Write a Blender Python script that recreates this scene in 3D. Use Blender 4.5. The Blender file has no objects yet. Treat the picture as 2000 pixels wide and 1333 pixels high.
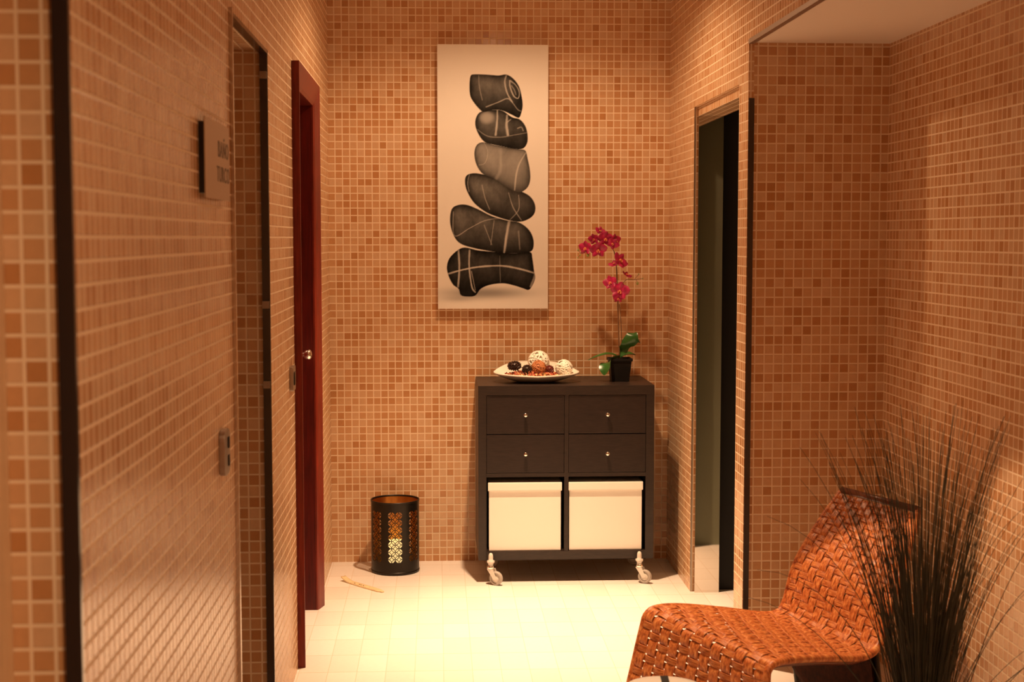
import bpy, bmesh, math, random
import numpy as np
from mathutils import Vector, Matrix, Euler, noise
random.seed(7); np.random.seed(7)
C = bpy.context.scene.collection
S = bpy.context.scene
PI = math.pi

# ------------------------------------------------------------------ camera
cam_d = bpy.data.cameras.new('camera'); cam = bpy.data.objects.new('camera', cam_d); C.objects.link(cam)
cam_d.sensor_width = 36; cam_d.lens = 2780 / 2000 * 36
cam.location = (0, 0, 1.53)
cam.rotation_euler = (math.radians(90 - 4.15), 0, math.radians(-3.01))
cam_d.dof.use_dof = True; cam_d.dof.focus_distance = 5.9; cam_d.dof.aperture_fstop = 5.6
cam_d.clip_start = 0.05
S.camera = cam
# ------------------------------------------------------------------ world, exposure
w = bpy.data.worlds.new('world'); S.world = w; w.use_nodes = True
w.node_tree.nodes['Background'].inputs[0].default_value = (1, .6, .32, 1)
w.node_tree.nodes['Background'].inputs[1].default_value = .01
vs = S.view_settings; vs.view_transform = 'Standard'; vs.look = 'None'; vs.gamma = 1; vs.use_curve_mapping = False
vs.exposure = 0.72
# ------------------------------------------------------------------ ceiling spots (halogen downlights)
LCOL = (1, .63, .36)
def spot(x, y, z, power, size=110, blend=.9, r=.03, tgt=None):
    l = bpy.data.lights.new('downlight_beam', 'SPOT'); l.energy = power; l.color = LCOL
    l.spot_size = math.radians(size); l.spot_blend = blend; l.shadow_soft_size = r
    o = bpy.data.objects.new('downlight_beam', l); C.objects.link(o); o.location = (x, y, z)
    if tgt: o.rotation_euler = (Vector(tgt) - Vector((x, y, z))).to_track_quat('-Z', 'Y').to_euler()
    return o
SPOTS = [(.31, 5.62, 2.66, 25, 162, .45), (.33, 4.1, 2.66, 1.5, 150, 1.0), (.3, 2.5, 2.66, 3, 150, 1.0), (.2, .7, 2.66, 78, 150, 1.0)]
for s_ in SPOTS: spot(*s_)
spot(.31, 5.62, 2.658, 215, 78, 1.0)
# the second halogen is swivelled towards the chair; its beam edge crosses the backrest
spot(.33, 4.1, 2.655, 120, 40.4, .13, .02, tgt=(1.0, 3.65, .35))
# the narrow hot core of the first halogen reflector
spot(.36, 5.58, 2.655, 250, 50, 1.0, tgt=(.44, 5.36, 0))

# ------------------------------------------------------------------ materials
def new_mat(name):
    m = bpy.data.materials.new(name); m.use_nodes = True
    nt = m.node_tree; b = nt.nodes['Principled BSDF']
    return m, nt, b
def N(nt, t, **kw):
    n = nt.nodes.new(t)
    for k, v in kw.items(): setattr(n, k, v)
    return n
def mth(nt, op, a, b=None, c=None):
    n = nt.nodes.new('ShaderNodeMath'); n.operation = op
    for i, v in enumerate((a, b, c)):
        if v is None: continue
        if isinstance(v, (int, float)): n.inputs[i].default_value = v
        else: nt.links.new(v, n.inputs[i])
    return n.outputs[0]
def simple(name, col, rough=.5, metal=0, nscale=0, namp=.15, bump=0, bscale=200, spec=None, coat=0, emis=0, stretch=None):
    m, nt, b = new_mat(name)
    b.inputs['Base Color'].default_value = (*col, 1); b.inputs['Roughness'].default_value = rough
    b.inputs['Metallic'].default_value = metal
    if spec is not None: b.inputs['Specular IOR Level'].default_value = spec
    if coat: b.inputs['Coat Weight'].default_value = coat; b.inputs['Coat Roughness'].default_value = .15
    tc = N(nt, 'ShaderNodeTexCoord')
    src = tc.outputs['Object']
    if stretch:
        mp = N(nt, 'ShaderNodeMapping'); mp.inputs['Scale'].default_value = stretch
        nt.links.new(src, mp.inputs[0]); src = mp.outputs[0]
    if nscale:
        n = N(nt, 'ShaderNodeTexNoise'); n.inputs['Scale'].default_value = nscale; n.inputs['Detail'].default_value = 4
        nt.links.new(src, n.inputs['Vector'])
        r = N(nt, 'ShaderNodeValToRGB')
        r.color_ramp.elements[0].position = .3; r.color_ramp.elements[1].position = .7
        r.color_ramp.elements[0].color = (*[c * (1 - namp) for c in col], 1)
        r.color_ramp.elements[1].color = (*[min(1, c * (1 + namp)) for c in col], 1)
        nt.links.new(n.outputs['Fac'], r.inputs[0]); nt.links.new(r.outputs[0], b.inputs['Base Color'])
    if bump:
        n = N(nt, 'ShaderNodeTexNoise'); n.inputs['Scale'].default_value = bscale; n.inputs['Detail'].default_value = 3
        nt.links.new(src, n.inputs['Vector'])
        bp = N(nt, 'ShaderNodeBump'); bp.inputs['Strength'].default_value = bump; bp.inputs['Distance'].default_value = .001
        nt.links.new(n.outputs['Fac'], bp.inputs['Height']); nt.links.new(bp.outputs[0], b.inputs['Normal'])
    if emis:
        b.inputs['Emission Color'].default_value = (*col, 1); b.inputs['Emission Strength'].default_value = emis
    return m
def tile_mat(name, P, Pv, u0, v0, g, ramp, grout, rough, grough, bumpd=.0012, noise_amt=.08, spec=.5):
    """square mosaic laid in wall metres; picks its two in-plane axes from the face normal"""
    m, nt, b = new_mat(name); L = nt.links
    ge = N(nt, 'ShaderNodeNewGeometry'); tc = N(nt, 'ShaderNodeTexCoord')
    sp = N(nt, 'ShaderNodeSeparateXYZ'); L.new(tc.outputs['Object'], sp.inputs[0])
    sn = N(nt, 'ShaderNodeSeparateXYZ'); L.new(tc.outputs['Normal'], sn.inputs[0])
    nx = mth(nt, 'GREATER_THAN', mth(nt, 'ABSOLUTE', sn.outputs[0]), .5)
    nz = mth(nt, 'GREATER_THAN', mth(nt, 'ABSOLUTE', sn.outputs[2]), .5)
    def mix(f, a, c):
        return mth(nt, 'ADD', mth(nt, 'MULTIPLY', f, c), mth(nt, 'MULTIPLY', mth(nt, 'SUBTRACT', 1, f), a))
    u = mix(nx, sp.outputs[0], sp.outputs[1]); v = mix(nz, sp.outputs[2], sp.outputs[1])
    u = mth(nt, 'DIVIDE', mth(nt, 'SUBTRACT', u, u0), P); v = mth(nt, 'DIVIDE', mth(nt, 'SUBTRACT', v, v0), Pv)
    cu = mth(nt, 'FLOOR', u); cv = mth(nt, 'FLOOR', v)
    fu = mth(nt, 'ABSOLUTE', mth(nt, 'SUBTRACT', mth(nt, 'FRACT', u), .5))
    fv = mth(nt, 'ABSOLUTE', mth(nt, 'SUBTRACT', mth(nt, 'FRACT', v), .5))
    d = mth(nt, 'MAXIMUM', fu, fv)
    mr = N(nt, 'ShaderNodeMapRange'); mr.interpolation_type = 'SMOOTHSTEP'
    mr.inputs['From Min'].default_value = .5 - g - .012; mr.inputs['From Max'].default_value = .5 - g + .012
    L.new(d, mr.inputs['Value']); gm = mr.outputs[0]
    cb = N(nt, 'ShaderNodeCombineXYZ'); L.new(cu, cb.inputs[0]); L.new(cv, cb.inputs[1])
    L.new(mth(nt, 'ADD', mth(nt, 'MULTIPLY', nx, 3), mth(nt, 'MULTIPLY', nz, 7)), cb.inputs[2])
    wn = N(nt, 'ShaderNodeTexWhiteNoise'); wn.noise_dimensions = '3D'; L.new(cb.outputs[0], wn.inputs['Vector'])
    cr = N(nt, 'ShaderNodeValToRGB'); cr.color_ramp.interpolation = 'LINEAR'
    e = cr.color_ramp.elements
    while len(e) < len(ramp): e.new(.5)
    for i, (p, c) in enumerate(ramp): e[i].position = p; e[i].color = (*c, 1)
    L.new(wn.outputs['Value'], cr.inputs[0])
    no = N(nt, 'ShaderNodeTexNoise'); no.inputs['Scale'].default_value = 60; no.inputs['Detail'].default_value = 3
    L.new(tc.outputs['Object'], no.inputs['Vector'])
    sc = mth(nt, 'ADD', mth(nt, 'MULTIPLY', mth(nt, 'SUBTRACT', no.outputs['Fac'], .5), noise_amt * 2), 1)
    vm = N(nt, 'ShaderNodeVectorMath'); vm.operation = 'SCALE'; L.new(cr.outputs[0], vm.inputs[0]); L.new(sc, vm.inputs['Scale'])
    mx = N(nt, 'ShaderNodeMix'); mx.data_type = 'RGBA'; L.new(gm, mx.inputs[0]); L.new(vm.outputs[0], mx.inputs[6]); mx.inputs[7].default_value = (*grout, 1)
    L.new(mx.outputs[2], b.inputs['Base Color'])
    rr = mth(nt, 'ADD', rough, mth(nt, 'MULTIPLY', gm, grough - rough)); L.new(rr, b.inputs['Roughness'])
    b.inputs['Specular IOR Level'].default_value = spec
    # pillowed tile edge into the recessed joint
    mr2 = N(nt, 'ShaderNodeMapRange'); mr2.interpolation_type = 'SMOOTHSTEP'
    mr2.inputs['From Min'].default_value = .5 - g - .05; mr2.inputs['From Max'].default_value = .5 - g + .01
    mr2.inputs['To Min'].default_value = 1; mr2.inputs['To Max'].default_value = 0; L.new(d, mr2.inputs['Value'])
    h = mth(nt, 'ADD', mr2.outputs[0], mth(nt, 'MULTIPLY', no.outputs['Fac'], .15))
    bp = N(nt, 'ShaderNodeBump'); bp.inputs['Strength'].default_value = .5; bp.inputs['Distance'].default_value = bumpd
    L.new(h, bp.inputs['Height']); L.new(bp.outputs[0], b.inputs['Normal'])
    return m
RAMP = [(0, (.50, .235, .09)), (.2, (.57, .295, .13)), (.5, (.62, .35, .175)), (.8, (.65, .40, .22)), (1, (.67, .43, .255))]
M_TILE = tile_mat('mosaic_tile', .0341, .0341, .0075, .031, .068, RAMP, (.84, .66, .46), .22, .7)
M_TILE2 = tile_mat('mosaic_tile_alcove', .0338, .0338, .0085, .0015, .068, RAMP, (.84, .66, .46), .22, .7)
FR = [(0, (.80, .75, .69)), (.5, (.83, .78, .73)), (1, (.86, .82, .77))]
M_FLOOR = tile_mat('floor_tile', .102, .205, .018, .03, .008, FR, (.62, .48, .36), .35, .6, .0006, .05)
M_PLASTER = simple('plaster', (.80, .70, .60), .85, bump=.2, bscale=90)
M_TRIM = simple('dark_bronze_trim', (.035, .022, .018), .16, spec=.8)
M_STEEL = simple('steel_trim', (.62, .55, .48), .22, 1)
M_MIRROR = simple('polished_steel', (.72, .66, .60), .035, 1)
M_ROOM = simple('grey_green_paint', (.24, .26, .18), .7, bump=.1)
M_BLACK = simple('black_recess', (.006, .005, .005), .8)
M_RED = simple('mahogany', (.17, .016, .006), .42, nscale=18, namp=.3, stretch=(6, 6, .5), spec=.35)
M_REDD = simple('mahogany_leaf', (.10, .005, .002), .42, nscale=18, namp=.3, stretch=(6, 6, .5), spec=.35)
M_PINE = simple('pale_wood_jamb', (.72, .50, .30), .5, nscale=14, namp=.08, stretch=(6, 6, .5))
M_CHROME = simple('chrome', (.86, .84, .80), .07, 1)
M_BRUSH = simple('brushed_metal', (.40, .34, .29), .38, 1)
M_DARKMET = simple('dark_metal', (.03, .026, .022), .4, .6)
M_INK = simple('engraved_ink', (.12, .08, .05), .6)
M_CAB = simple('black_brown_veneer', (.019, .011, .008), .42, nscale=26, namp=.35, stretch=(1, 1, 6), bump=.12, bscale=120)
M_CABIN = simple('cabinet_inside', (.02, .014, .012), .6)
M_DRAWER = simple('drawer_veneer', (.017, .0095, .0075), .40, nscale=26, namp=.35, stretch=(1, 1, 6), bump=.12, bscale=120)
M_BOX = simple('cream_fabric_box', (.90, .87, .80), .8, bump=.25, bscale=500)
M_CASTER = simple('caster_plastic', (.70, .66, .60), .3)
M_RUBBER = simple('caster_tyre', (.42, .38, .34), .5)
M_BOWL = simple('cream_ceramic', (.82, .74, .64), .25)
M_WICK = simple('whitewashed_wicker', (.92, .86, .74), .7)
M_WICKB = simple('brown_wicker', (.42, .15, .05), .6)
M_POT = simple('black_plastic_pot', (.006, .0055, .005), .5, spec=.3)
M_SOIL = simple('soil', (.10, .05, .03), .9, nscale=80, namp=.5)
M_LEAF = simple('orchid_leaf', (.028, .11, .018), .3, nscale=12, namp=.25)
M_STEM = simple('orchid_stem', (.16, .075, .03), .6)
M_STICK = simple('support_stick', (.09, .05, .03), .7)
M_PETAL = simple('orchid_petal', (.44, .010, .085), .5, nscale=50, namp=.35)
M_LIP = simple('orchid_lip', (.85, .30, .12), .5)
M_BUD = simple('orchid_bud', (.30, .32, .08), .5)
M_LBLK = simple('black_lantern_metal', (.018, .014, .010), .38, .5)
M_LGOLD = simple('gilded_inside', (.62, .30, .07), .32, 1)
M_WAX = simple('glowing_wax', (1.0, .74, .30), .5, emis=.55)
M_BAMBOO = simple('bamboo_strip', (.80, .62, .36), .5, nscale=60, namp=.15)
M_GRASS = simple('dry_grass', (.028, .023, .008), .55, nscale=30, namp=.5)
M_CLAY = simple('dark_planter', (.05, .035, .03), .6)
M_WHITE = simple('white_lacquer', (.85, .82, .76), .3)
M_CANVAS = None
def cane_mat():
    m, nt, b = new_mat('woven_cane'); L = nt.links
    uv = N(nt, 'ShaderNodeUVMap'); uv.uv_map = 'UVMap'
    mp = N(nt, 'ShaderNodeMapping'); mp.inputs['Scale'].default_value = (5.2, 6, 1); L.new(uv.outputs[0], mp.inputs[0])
    n1 = N(nt, 'ShaderNodeTexNoise'); n1.inputs['Scale'].default_value = 1.0; n1.inputs['Detail'].default_value = 3; n1.inputs['Roughness'].default_value = .6
    L.new(mp.outputs[0], n1.inputs['Vector'])
    mp2 = N(nt, 'ShaderNodeMapping'); mp2.inputs['Scale'].default_value = (26, 3, 1); L.new(uv.outputs[0], mp2.inputs[0])
    n2 = N(nt, 'ShaderNodeTexNoise'); n2.inputs['Scale'].default_value = 1.0; n2.inputs['Detail'].default_value = 2
    L.new(mp2.outputs[0], n2.inputs['Vector'])
    f = mth(nt, 'ADD', mth(nt, 'MULTIPLY', n1.outputs['Fac'], .6), mth(nt, 'MULTIPLY', n2.outputs['Fac'], .4))
    r = N(nt, 'ShaderNodeValToRGB'); e = r.color_ramp.elements
    e[0].position = .36; e[0].color = (.20, .035, .009, 1)
    e[1].position = .62; e[1].color = (.85, .38, .13, 1)
    k = e.new(.49); k.color = (.58, .16, .038, 1)
    L.new(f, r.inputs[0]); L.new(r.outputs[0], b.inputs['Base Color'])
    b.inputs['Roughness'].default_value = .42
    b.inputs['Coat Weight'].default_value = .2; b.inputs['Coat Roughness'].default_value = .3
    bp = N(nt, 'ShaderNodeBump'); bp.inputs['Strength'].default_value = .5; bp.inputs['Distance'].default_value = .001
    L.new(n2.outputs['Fac'], bp.inputs['Height']); L.new(bp.outputs[0], b.inputs['Normal'])
    return m
M_CANE = cane_mat()
M_SEATSHADE = simple('seat_shade_dark', (.05, .012, .004), .8, nscale=60, namp=.5, spec=.15)  # shade below the chair seat, put into a dark colour
M_FRAME = simple('rattan_frame', (.16, .04, .015), .4, coat=.3)

# ------------------------------------------------------------------ mesh helpers
class MB:
    def __init__(s): s.v = []; s.f = []; s.sm = []; s.uv = []
    def add(s, vs, fs, smooth=False, uvs=None):
        o = len(s.v); s.v += [tuple(p) for p in vs]
        for i, f in enumerate(fs):
            s.f.append(tuple(o + k for k in f)); s.sm.append(smooth); s.uv.append(uvs[i] if uvs else None)
        return s
    def box(s, a, b):
        (x0, y0, z0), (x1, y1, z1) = a, b
        return s.add([(x0, y0, z0), (x1, y0, z0), (x1, y1, z0), (x0, y1, z0), (x0, y0, z1), (x1, y0, z1), (x1, y1, z1), (x0, y1, z1)],
                     [(0, 3, 2, 1), (4, 5, 6, 7), (0, 1, 5, 4), (1, 2, 6, 5), (2, 3, 7, 6), (3, 0, 4, 7)])
    def tube(s, pts, r, n=8, cap=True, smooth=True):
        pts = [Vector(p) for p in pts]; m = len(pts); rs = r if isinstance(r, (list, tuple)) else [r] * m
        vs = []; up = None
        for i, p in enumerate(pts):
            t = (pts[min(i + 1, m - 1)] - pts[max(i - 1, 0)]).normalized()
            if up is None:
                up = Vector((0, 0, 1)) if abs(t.z) < .9 else Vector((1, 0, 0))
            a = t.cross(up).normalized(); up = a.cross(t).normalized()
            for k in range(n):
                q = 2 * PI * k / n; vs.append(p + rs[i] * (math.cos(q) * a + math.sin(q) * up))
        fs = [(i * n + k, i * n + (k + 1) % n, (i + 1) * n + (k + 1) % n, (i + 1) * n + k) for i in range(m - 1) for k in range(n)]
        if cap: fs += [tuple(range(n)), tuple((m - 1) * n + k for k in range(n - 1, -1, -1))]
        return s.add(vs, fs, smooth)
    def lathe(s, prof, n=32, mat=None, smooth=True, close=False):
        vs = []; mat = mat or Matrix()
        for r, z in prof:
            for k in range(n):
                q = 2 * PI * k / n; vs.append(mat @ Vector((r * math.cos(q), r * math.sin(q), z)))
        m = len(prof)
        rng = range(m if close else m - 1)
        fs = [(i * n + k, i * n + (k + 1) % n, ((i + 1) % m) * n + (k + 1) % n, ((i + 1) % m) * n + k) for i in rng for k in range(n)]
        if not close:
            if prof[0][0] > 1e-6: fs.append(tuple(range(n - 1, -1, -1)))
            if prof[-1][0] > 1e-6: fs.append(tuple((m - 1) * n + k for k in range(n)))
        return s.add(vs, fs, smooth)
    def sphere(s, c, r, n=16, m=10, sc=(1, 1, 1)):
        pr = [(max(1e-7, r * math.sin(PI * i / m)), -r * math.cos(PI * i / m)) for i in range(m + 1)]
        return s.lathe(pr, n, Matrix.Translation(c) @ Matrix.Diagonal((*sc, 1)))
    def grid(s, P, smooth=True, flip=False):
        a = len(P); b = len(P[0]); vs = [p for row in P for p in row]
        fs = [(i * b + j, i * b + j + 1, (i + 1) * b + j + 1, (i + 1) * b + j) for i in range(a - 1) for j in range(b - 1)]
        if flip: fs = [f[::-1] for f in fs]
        return s.add(vs, fs, smooth)
    def prism(s, poly, axis, a, b):
        """poly in the two other axes, extruded along axis from a to b"""
        def p3(u, v, t):
            return {'x': (t, u, v), 'y': (u, t, v), 'z': (u, v, t)}[axis]
        n = len(poly)
        return s.add([p3(u, v, a) for u, v in poly] + [p3(u, v, b) for u, v in poly],
                     [tuple(range(n)), tuple(range(2 * n - 1, n - 1, -1))] + [(i, i + n, (i + 1) % n + n, (i + 1) % n) for i in range(n)])
    def build(s, name, mat, parent=None, bevel=0, seg=2, fix=True, merge=True):
        me = bpy.data.meshes.new(name)
        bm = bmesh.new(); vv = [bm.verts.new(p) for p in s.v]
        has = any(u is not None for u in s.uv); L = bm.loops.layers.uv.new('UVMap') if has else None
        for f, sm, uv in zip(s.f, s.sm, s.uv):
            try: g = bm.faces.new([vv[i] for i in f])
            except ValueError: continue
            g.smooth = sm
            if has and uv:
                for lp, c in zip(g.loops, uv): lp[L].uv = c
        if merge and not has: bmesh.ops.remove_doubles(bm, verts=bm.verts, dist=1e-6)
        if fix: bmesh.ops.recalc_face_normals(bm, faces=bm.faces)
        if bevel:
            bmesh.ops.bevel(bm, geom=[e for e in bm.edges if len(e.link_faces) == 2 and e.calc_face_angle() > .5], offset=bevel, segments=seg, affect='EDGES', profile=.7)
        bm.to_mesh(me); bm.free()
        o = bpy.data.objects.new(name, me); C.objects.link(o); me.materials.append(mat)
        if parent is not None:
            o.parent = parent; o.matrix_parent_inverse = parent.matrix_world.inverted() if False else Matrix.Translation(-Vector(parent_world(parent)))
        return o
def parent_world(p):
    l = Vector(p.location)
    while p.parent: p = p.parent; l += p.location if not p.get('_w') else Vector()
    return l
def thing(name, label, cat, loc=(0, 0, 0), group=None):
    o = bpy.data.objects.new(name, None); C.objects.link(o); o.location = loc; o.empty_display_size = .05
    o['label'] = label; o['category'] = cat
    if group: o['group'] = group
    return o
def tag(o, label, cat, group=None, kind=None):
    o['label'] = label; o['category'] = cat
    if group: o['group'] = group
    if kind: o['kind'] = kind
    return o
def part(mb, name, mat, root, **kw):
    """mesh written in world metres, parented under a root Empty (or a part of it)"""
    o = mb.build(name, mat, None, **kw); o.parent = root
    base = root
    while base.parent: base = base.parent
    if root.parent is None: o.matrix_parent_inverse = Matrix.Translation(-base.location)
    return o
def struct(name, mb, mat, label=None, cat=None):
    o = mb.build(name, mat); o['kind'] = 'structure'
    if label: o['label'] = label; o['category'] = cat
    return o

# ------------------------------------------------------------------ the room
XL, XR, YB, ZC = -.5, 1.09, 6.67, 2.72
YA, XA, ZA = 4.98, 1.59, 2.21          # alcove back face, alcove right wall, alcove ceiling
Y0 = -1.2
m = MB().box((-1.9, Y0 - .1, -.08), (2.6, YB + .1, 0)); struct('floor', m, M_FLOOR, 'pale cream floor of small rectangular tiles under the lamp pool', 'floor')
m = MB().box((-1.9, Y0 - .1, ZC), (1.15, YB + .1, ZC + .08)); struct('ceiling', m, M_PLASTER, 'plain plaster ceiling above the mosaic corridor', 'ceiling')
m = MB().box((-.62, YB, 0), (2.6, YB + .1, ZC)); struct('wall_back', m, M_TILE, 'mosaic tiled end wall behind the cabinet and stone picture', 'wall')
m = MB().box((-1.9, Y0 - .1, 0), (XA + .1, Y0, ZC)); struct('wall_behind', m, M_TILE, 'mosaic wall closing the corridor behind the viewer', 'wall')
# left wall: opening 1 (y 1.1-2.0), opening 2 (3.54-4.29), red door (5.07-5.80)
m = MB()
TW = .20
def lw(y0, y1, z0=0, z1=ZC): m.box((XL - TW, y0, z0), (XL, y1, z1))
lw(Y0, 1.1); lw(1.1, 2.0, 2.085); lw(2.0, 3.52)
lw(3.52, 4.30, 2.085); lw(4.30, 5.075); lw(5.075, 5.815, 2.075); lw(5.815, YB)
struct('wall_left', m, M_TILE, 'long mosaic wall at left pierced by a narrow doorway and the red door', 'wall')
# passages behind the left openings
m = MB().box((-1.9, .6, 0), (-1.8, YB, ZC)); m.box((-1.8, 2.7, 0), (XL - TW, 2.8, ZC)); m.box((-1.8, 4.9, 0), (XL - TW, 4.98, ZC))
struct('wall_left_rooms', m, M_TILE, 'mosaic walls of the rooms behind the left doorways', 'wall')
# dark frames of the two left openings
def frame_left(y0, y1, zt, name, label):
    q = MB()
    q.box((XL - .022, y1 - .012, 0), (XL + .001, y1 - .001, zt))
    q.box((XL - .022, y0, zt - .012), (XL + .001, y1 - .001, zt - .001))
    o = q.build(name, M_TRIM); o['kind'] = 'structure'; o['label'] = label; o['category'] = 'trim'
    return o
frame_left(1.1, 2.0, 2.085, 'trim_1', 'black metal corner strip at the nearest left edge of the mosaic')
t2 = frame_left(3.52, 4.30, 2.085, 'trim_2', 'black metal strip lining the far side of the narrow left doorway')
for z in (1.33, 1.09, 2.01):
    q = MB().box((XL - .022, 4.278, z - .011), (XL - .001, 4.289, z + .011)); h = q.build('hinge', M_BRUSH); h.parent = t2
q = MB().box((XL - .016, 3.511, 0), (XL + .009, 3.5225, 2.085)); struct('trim_3', q, M_STEEL, 'thin steel edge strip on the near side of the narrow left doorway', 'trim')
# pale wood jamb at the far left
q = MB().box((-.69, 1.93, 0), (-.597, 1.999, 2.07)); o = struct('trim_4', q, M_PINE, 'pale wooden jamb strip cut off by the left edge of the photo', 'trim')
h = MB().box((-.6035, 1.926, 1.57), (-.599, 1.9305, 1.62)).build('strike_plate', M_BRUSH); h.parent = o

# right wall with the doorway 5.13-6.03
m = MB(); TR = .125
def rw(y0, y1, z0=0, z1=ZC, x0=XR, x1=XR + TR): m.box((x0, y0, z0), (x1, y1, z1))
rw(YA, 5.13, x1=XR + .02); rw(5.03, 5.13, x0=XR + .02); rw(5.13, 6.03, 2.082); rw(6.03, YB)
m.box((XR + .018, 5.13, 2.044), (XR + TR, 6.03, 2.082))
struct('wall_right', m, M_TILE, 'mosaic wall right of the cabinet, pierced by the tall doorway', 'wall')
m = MB().box((XR + .02, YA, 0), (2.6, 5.03, ZC)); struct('wall_alcove_back', m, M_TILE2, 'shaded mosaic face behind the woven chair', 'wall')
m = MB().box((XA, Y0 - .1, 0), (XA + .1, YA, ZC)); struct('wall_alcove_right', m, M_TILE2, 'mosaic wall running along the right edge of the photo', 'wall')
m = MB().box((XR + .018, Y0, ZA), (XA, YA, ZA + .06)); struct('ceiling_alcove', m, M_PLASTER, 'lowered plaster ceiling over the chair alcove', 'ceiling')
m = MB().box((XR, Y0, ZA + .012), (XR + .018, YA, ZC)); struct('wall_bulkhead', m, M_TILE, 'mosaic fascia above the alcove opening', 'wall')
m = MB().box((XR - .001, Y0, ZA - .004), (XR + .0185, YA + .002, ZA + .012)); struct('trim_5', m, M_BRUSH, 'bronze edging along the lower edge of the fascia', 'trim')
m = MB().box((XR + .002, YA - .005, 0), (XR + .021, YA + .001, 2.018)); struct('trim_6', m, M_TRIM, 'dark strip on the wall end beside the chair alcove', 'trim')
# doorway lining: polished jamb panel, inner room
m = MB().box((XR + .015, 6.005, 0), (XR + TR - .004, 6.031, 2.043)); o = struct('trim_7', m, M_MIRROR, 'polished steel jamb panel mirroring the floor in the right doorway', 'trim')
m = MB().box((XR + .0, 6.022, 0), (XR + .006, 6.0315, 2.08)); struct('trim_8', m, M_BRUSH, 'thin bronze edge strip on the far side of the right doorway', 'trim')
m = MB().box((XR + TR, 5.03, 0), (2.6, 5.06, 2.5)); m.box((2.2, 5.06, 0), (2.3, YB, 2.5)); m.box((XR + TR, YB - .03, 0), (2.3, YB, 2.5)); m.box((XR + TR, 5.03, 2.4), (2.3, YB, 2.5)); m.box((XR + TR, 5.03, 0), (XR + TR + .02, 5.13, 2.4))
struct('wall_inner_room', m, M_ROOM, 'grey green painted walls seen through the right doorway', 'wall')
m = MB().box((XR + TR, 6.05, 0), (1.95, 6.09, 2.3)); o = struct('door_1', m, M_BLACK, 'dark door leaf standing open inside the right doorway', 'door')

# red door: casings, jamb, leaf, knob
m = MB()
def cas(p, y):   # cross section in x,y; p: +1 far side, -1 near side
    return [(XL - .004, y), (XL + .004, y), (XL + .010, y + p * .012), (XL + .026, y + p * .072), (XL + .026, y + p * .082), (XL - .004, y + p * .082)]
d = MB().prism([(x, y) for x, y in cas(-1, 5.09)], 'z', 0, 2.06); door = d.build('door_2', M_RED)
door['kind'] = 'structure'; door['label'] = 'dark red wooden door with moulded casing and chrome knob on the left'; door['category'] = 'door'
d = MB().prism([(x, y) for x, y in cas(1, 5.80)], 'z', 0, 2.06); o = d.build('door_casing', M_RED); o.parent = door
d = MB(); zt = 2.06
pr_ = [(XL - .004, 0), (XL + .004, 0), (XL + .010, .012), (XL + .026, .072), (XL + .026, .082), (XL - .004, .082)]
vs_ = [(x, 5.09 - dz, zt + dz) for x, dz in pr_] + [(x, 5.80 + dz, zt + dz) for x, dz in pr_]
n_ = len(pr_); d.add(vs_, [tuple(range(n_)), tuple(range(2 * n_ - 1, n_ - 1, -1))] + [(i, i + n_, (i + 1) % n_ + n_, (i + 1) % n_) for i in range(n_)])
# mitre ears of the upright casings
for p, y in ((-1, 5.09), (1, 5.80)):
    vs_ = [(x, y + p * dz, zt) for x, dz in pr_] + [(x, y + p * dz, zt + dz) for x, dz in pr_]
    d.add(vs_, [tuple(range(n_)), tuple(range(2 * n_ - 1, n_ - 1, -1))] + [(i, i + n_, (i + 1) % n_ + n_, (i + 1) % n_) for i in range(n_)])
o = d.build('door_casing_head', M_RED); o.parent = door
d = MB().box((XL - .12, 5.80, 0), (XL - .003, 5.815, 2.06)); d.box((XL - .12, 5.075, 0), (XL - .003, 5.09, 2.06)); d.box((XL - .12, 5.075, 2.06), (XL - .003, 5.815, 2.075))
o = d.build('door_jamb', M_REDD); o.parent = door
d = MB().box((XL - .105, 5.092, .005), (XL - .063, 5.798, 2.055)); leaf = d.build('door_leaf', M_REDD, bevel=.002); leaf.parent = door
kp = [(.0001, 0), (.022, 0), (.022, .004), (.013, .007), (.008, .012), (.0075, .024), (.012, .030), (.019, .038), (.0215, .047), (.019, .056), (.012, .061), (.0001, .063)]
d = MB().lathe(kp, 24, Matrix.Translation((XL - .063, 5.70, 1.065)) @ Matrix.Rotation(PI / 2, 4, 'Y'))
o = d.build('door_knob', M_CHROME); o['label'] = 'round chrome knob'; o.parent = door

# ------------------------------------------------------------------ wall fittings at left
def round_plate(x0, x1, yc, zc, w_, h_, r):
    poly = []
    for cx, cz, a0 in ((w_ / 2 - r, h_ / 2 - r, 0), (-w_ / 2 + r, h_ / 2 - r, 90), (-w_ / 2 + r, -h_ / 2 + r, 180), (w_ / 2 - r, -h_ / 2 + r, 270)):
        for k in range(6):
            a = math.radians(a0 + k * 18); poly.append((yc + cx + r * math.cos(a), zc + cz + r * math.sin(a)))
    return MB().prism(poly, 'x', x0, x1)
t = thing('light_switch', 'rounded metal double light switch on the left wall below the sign', 'switch', (XL, 3.30, 1.035))
part(round_plate(XL, XL + .014, 3.30, 1.035, .085, .105, .022), 'faceplate', M_BRUSH, t, bevel=.002)
for k in (1, -1):
    part(MB().box((XL + .013, 3.306, 1.035 + k * .021 - .013), (XL + .017, 3.322, 1.035 + k * .021 + .013)), 'rocker', M_DARKMET, t, bevel=.001)
t = thing('light_switch', 'small square metal light switch beside the red door casing', 'switch', (XL, 4.865, 1.052))
part(round_plate(XL, XL + .013, 4.865, 1.052, .085, .083, .008), 'faceplate', M_BRUSH, t, bevel=.002)
part(MB().box((XL + .012, 4.845, 1.03), (XL + .016, 4.885, 1.074)), 'rocker', M_DARKMET, t, bevel=.001)
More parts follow.
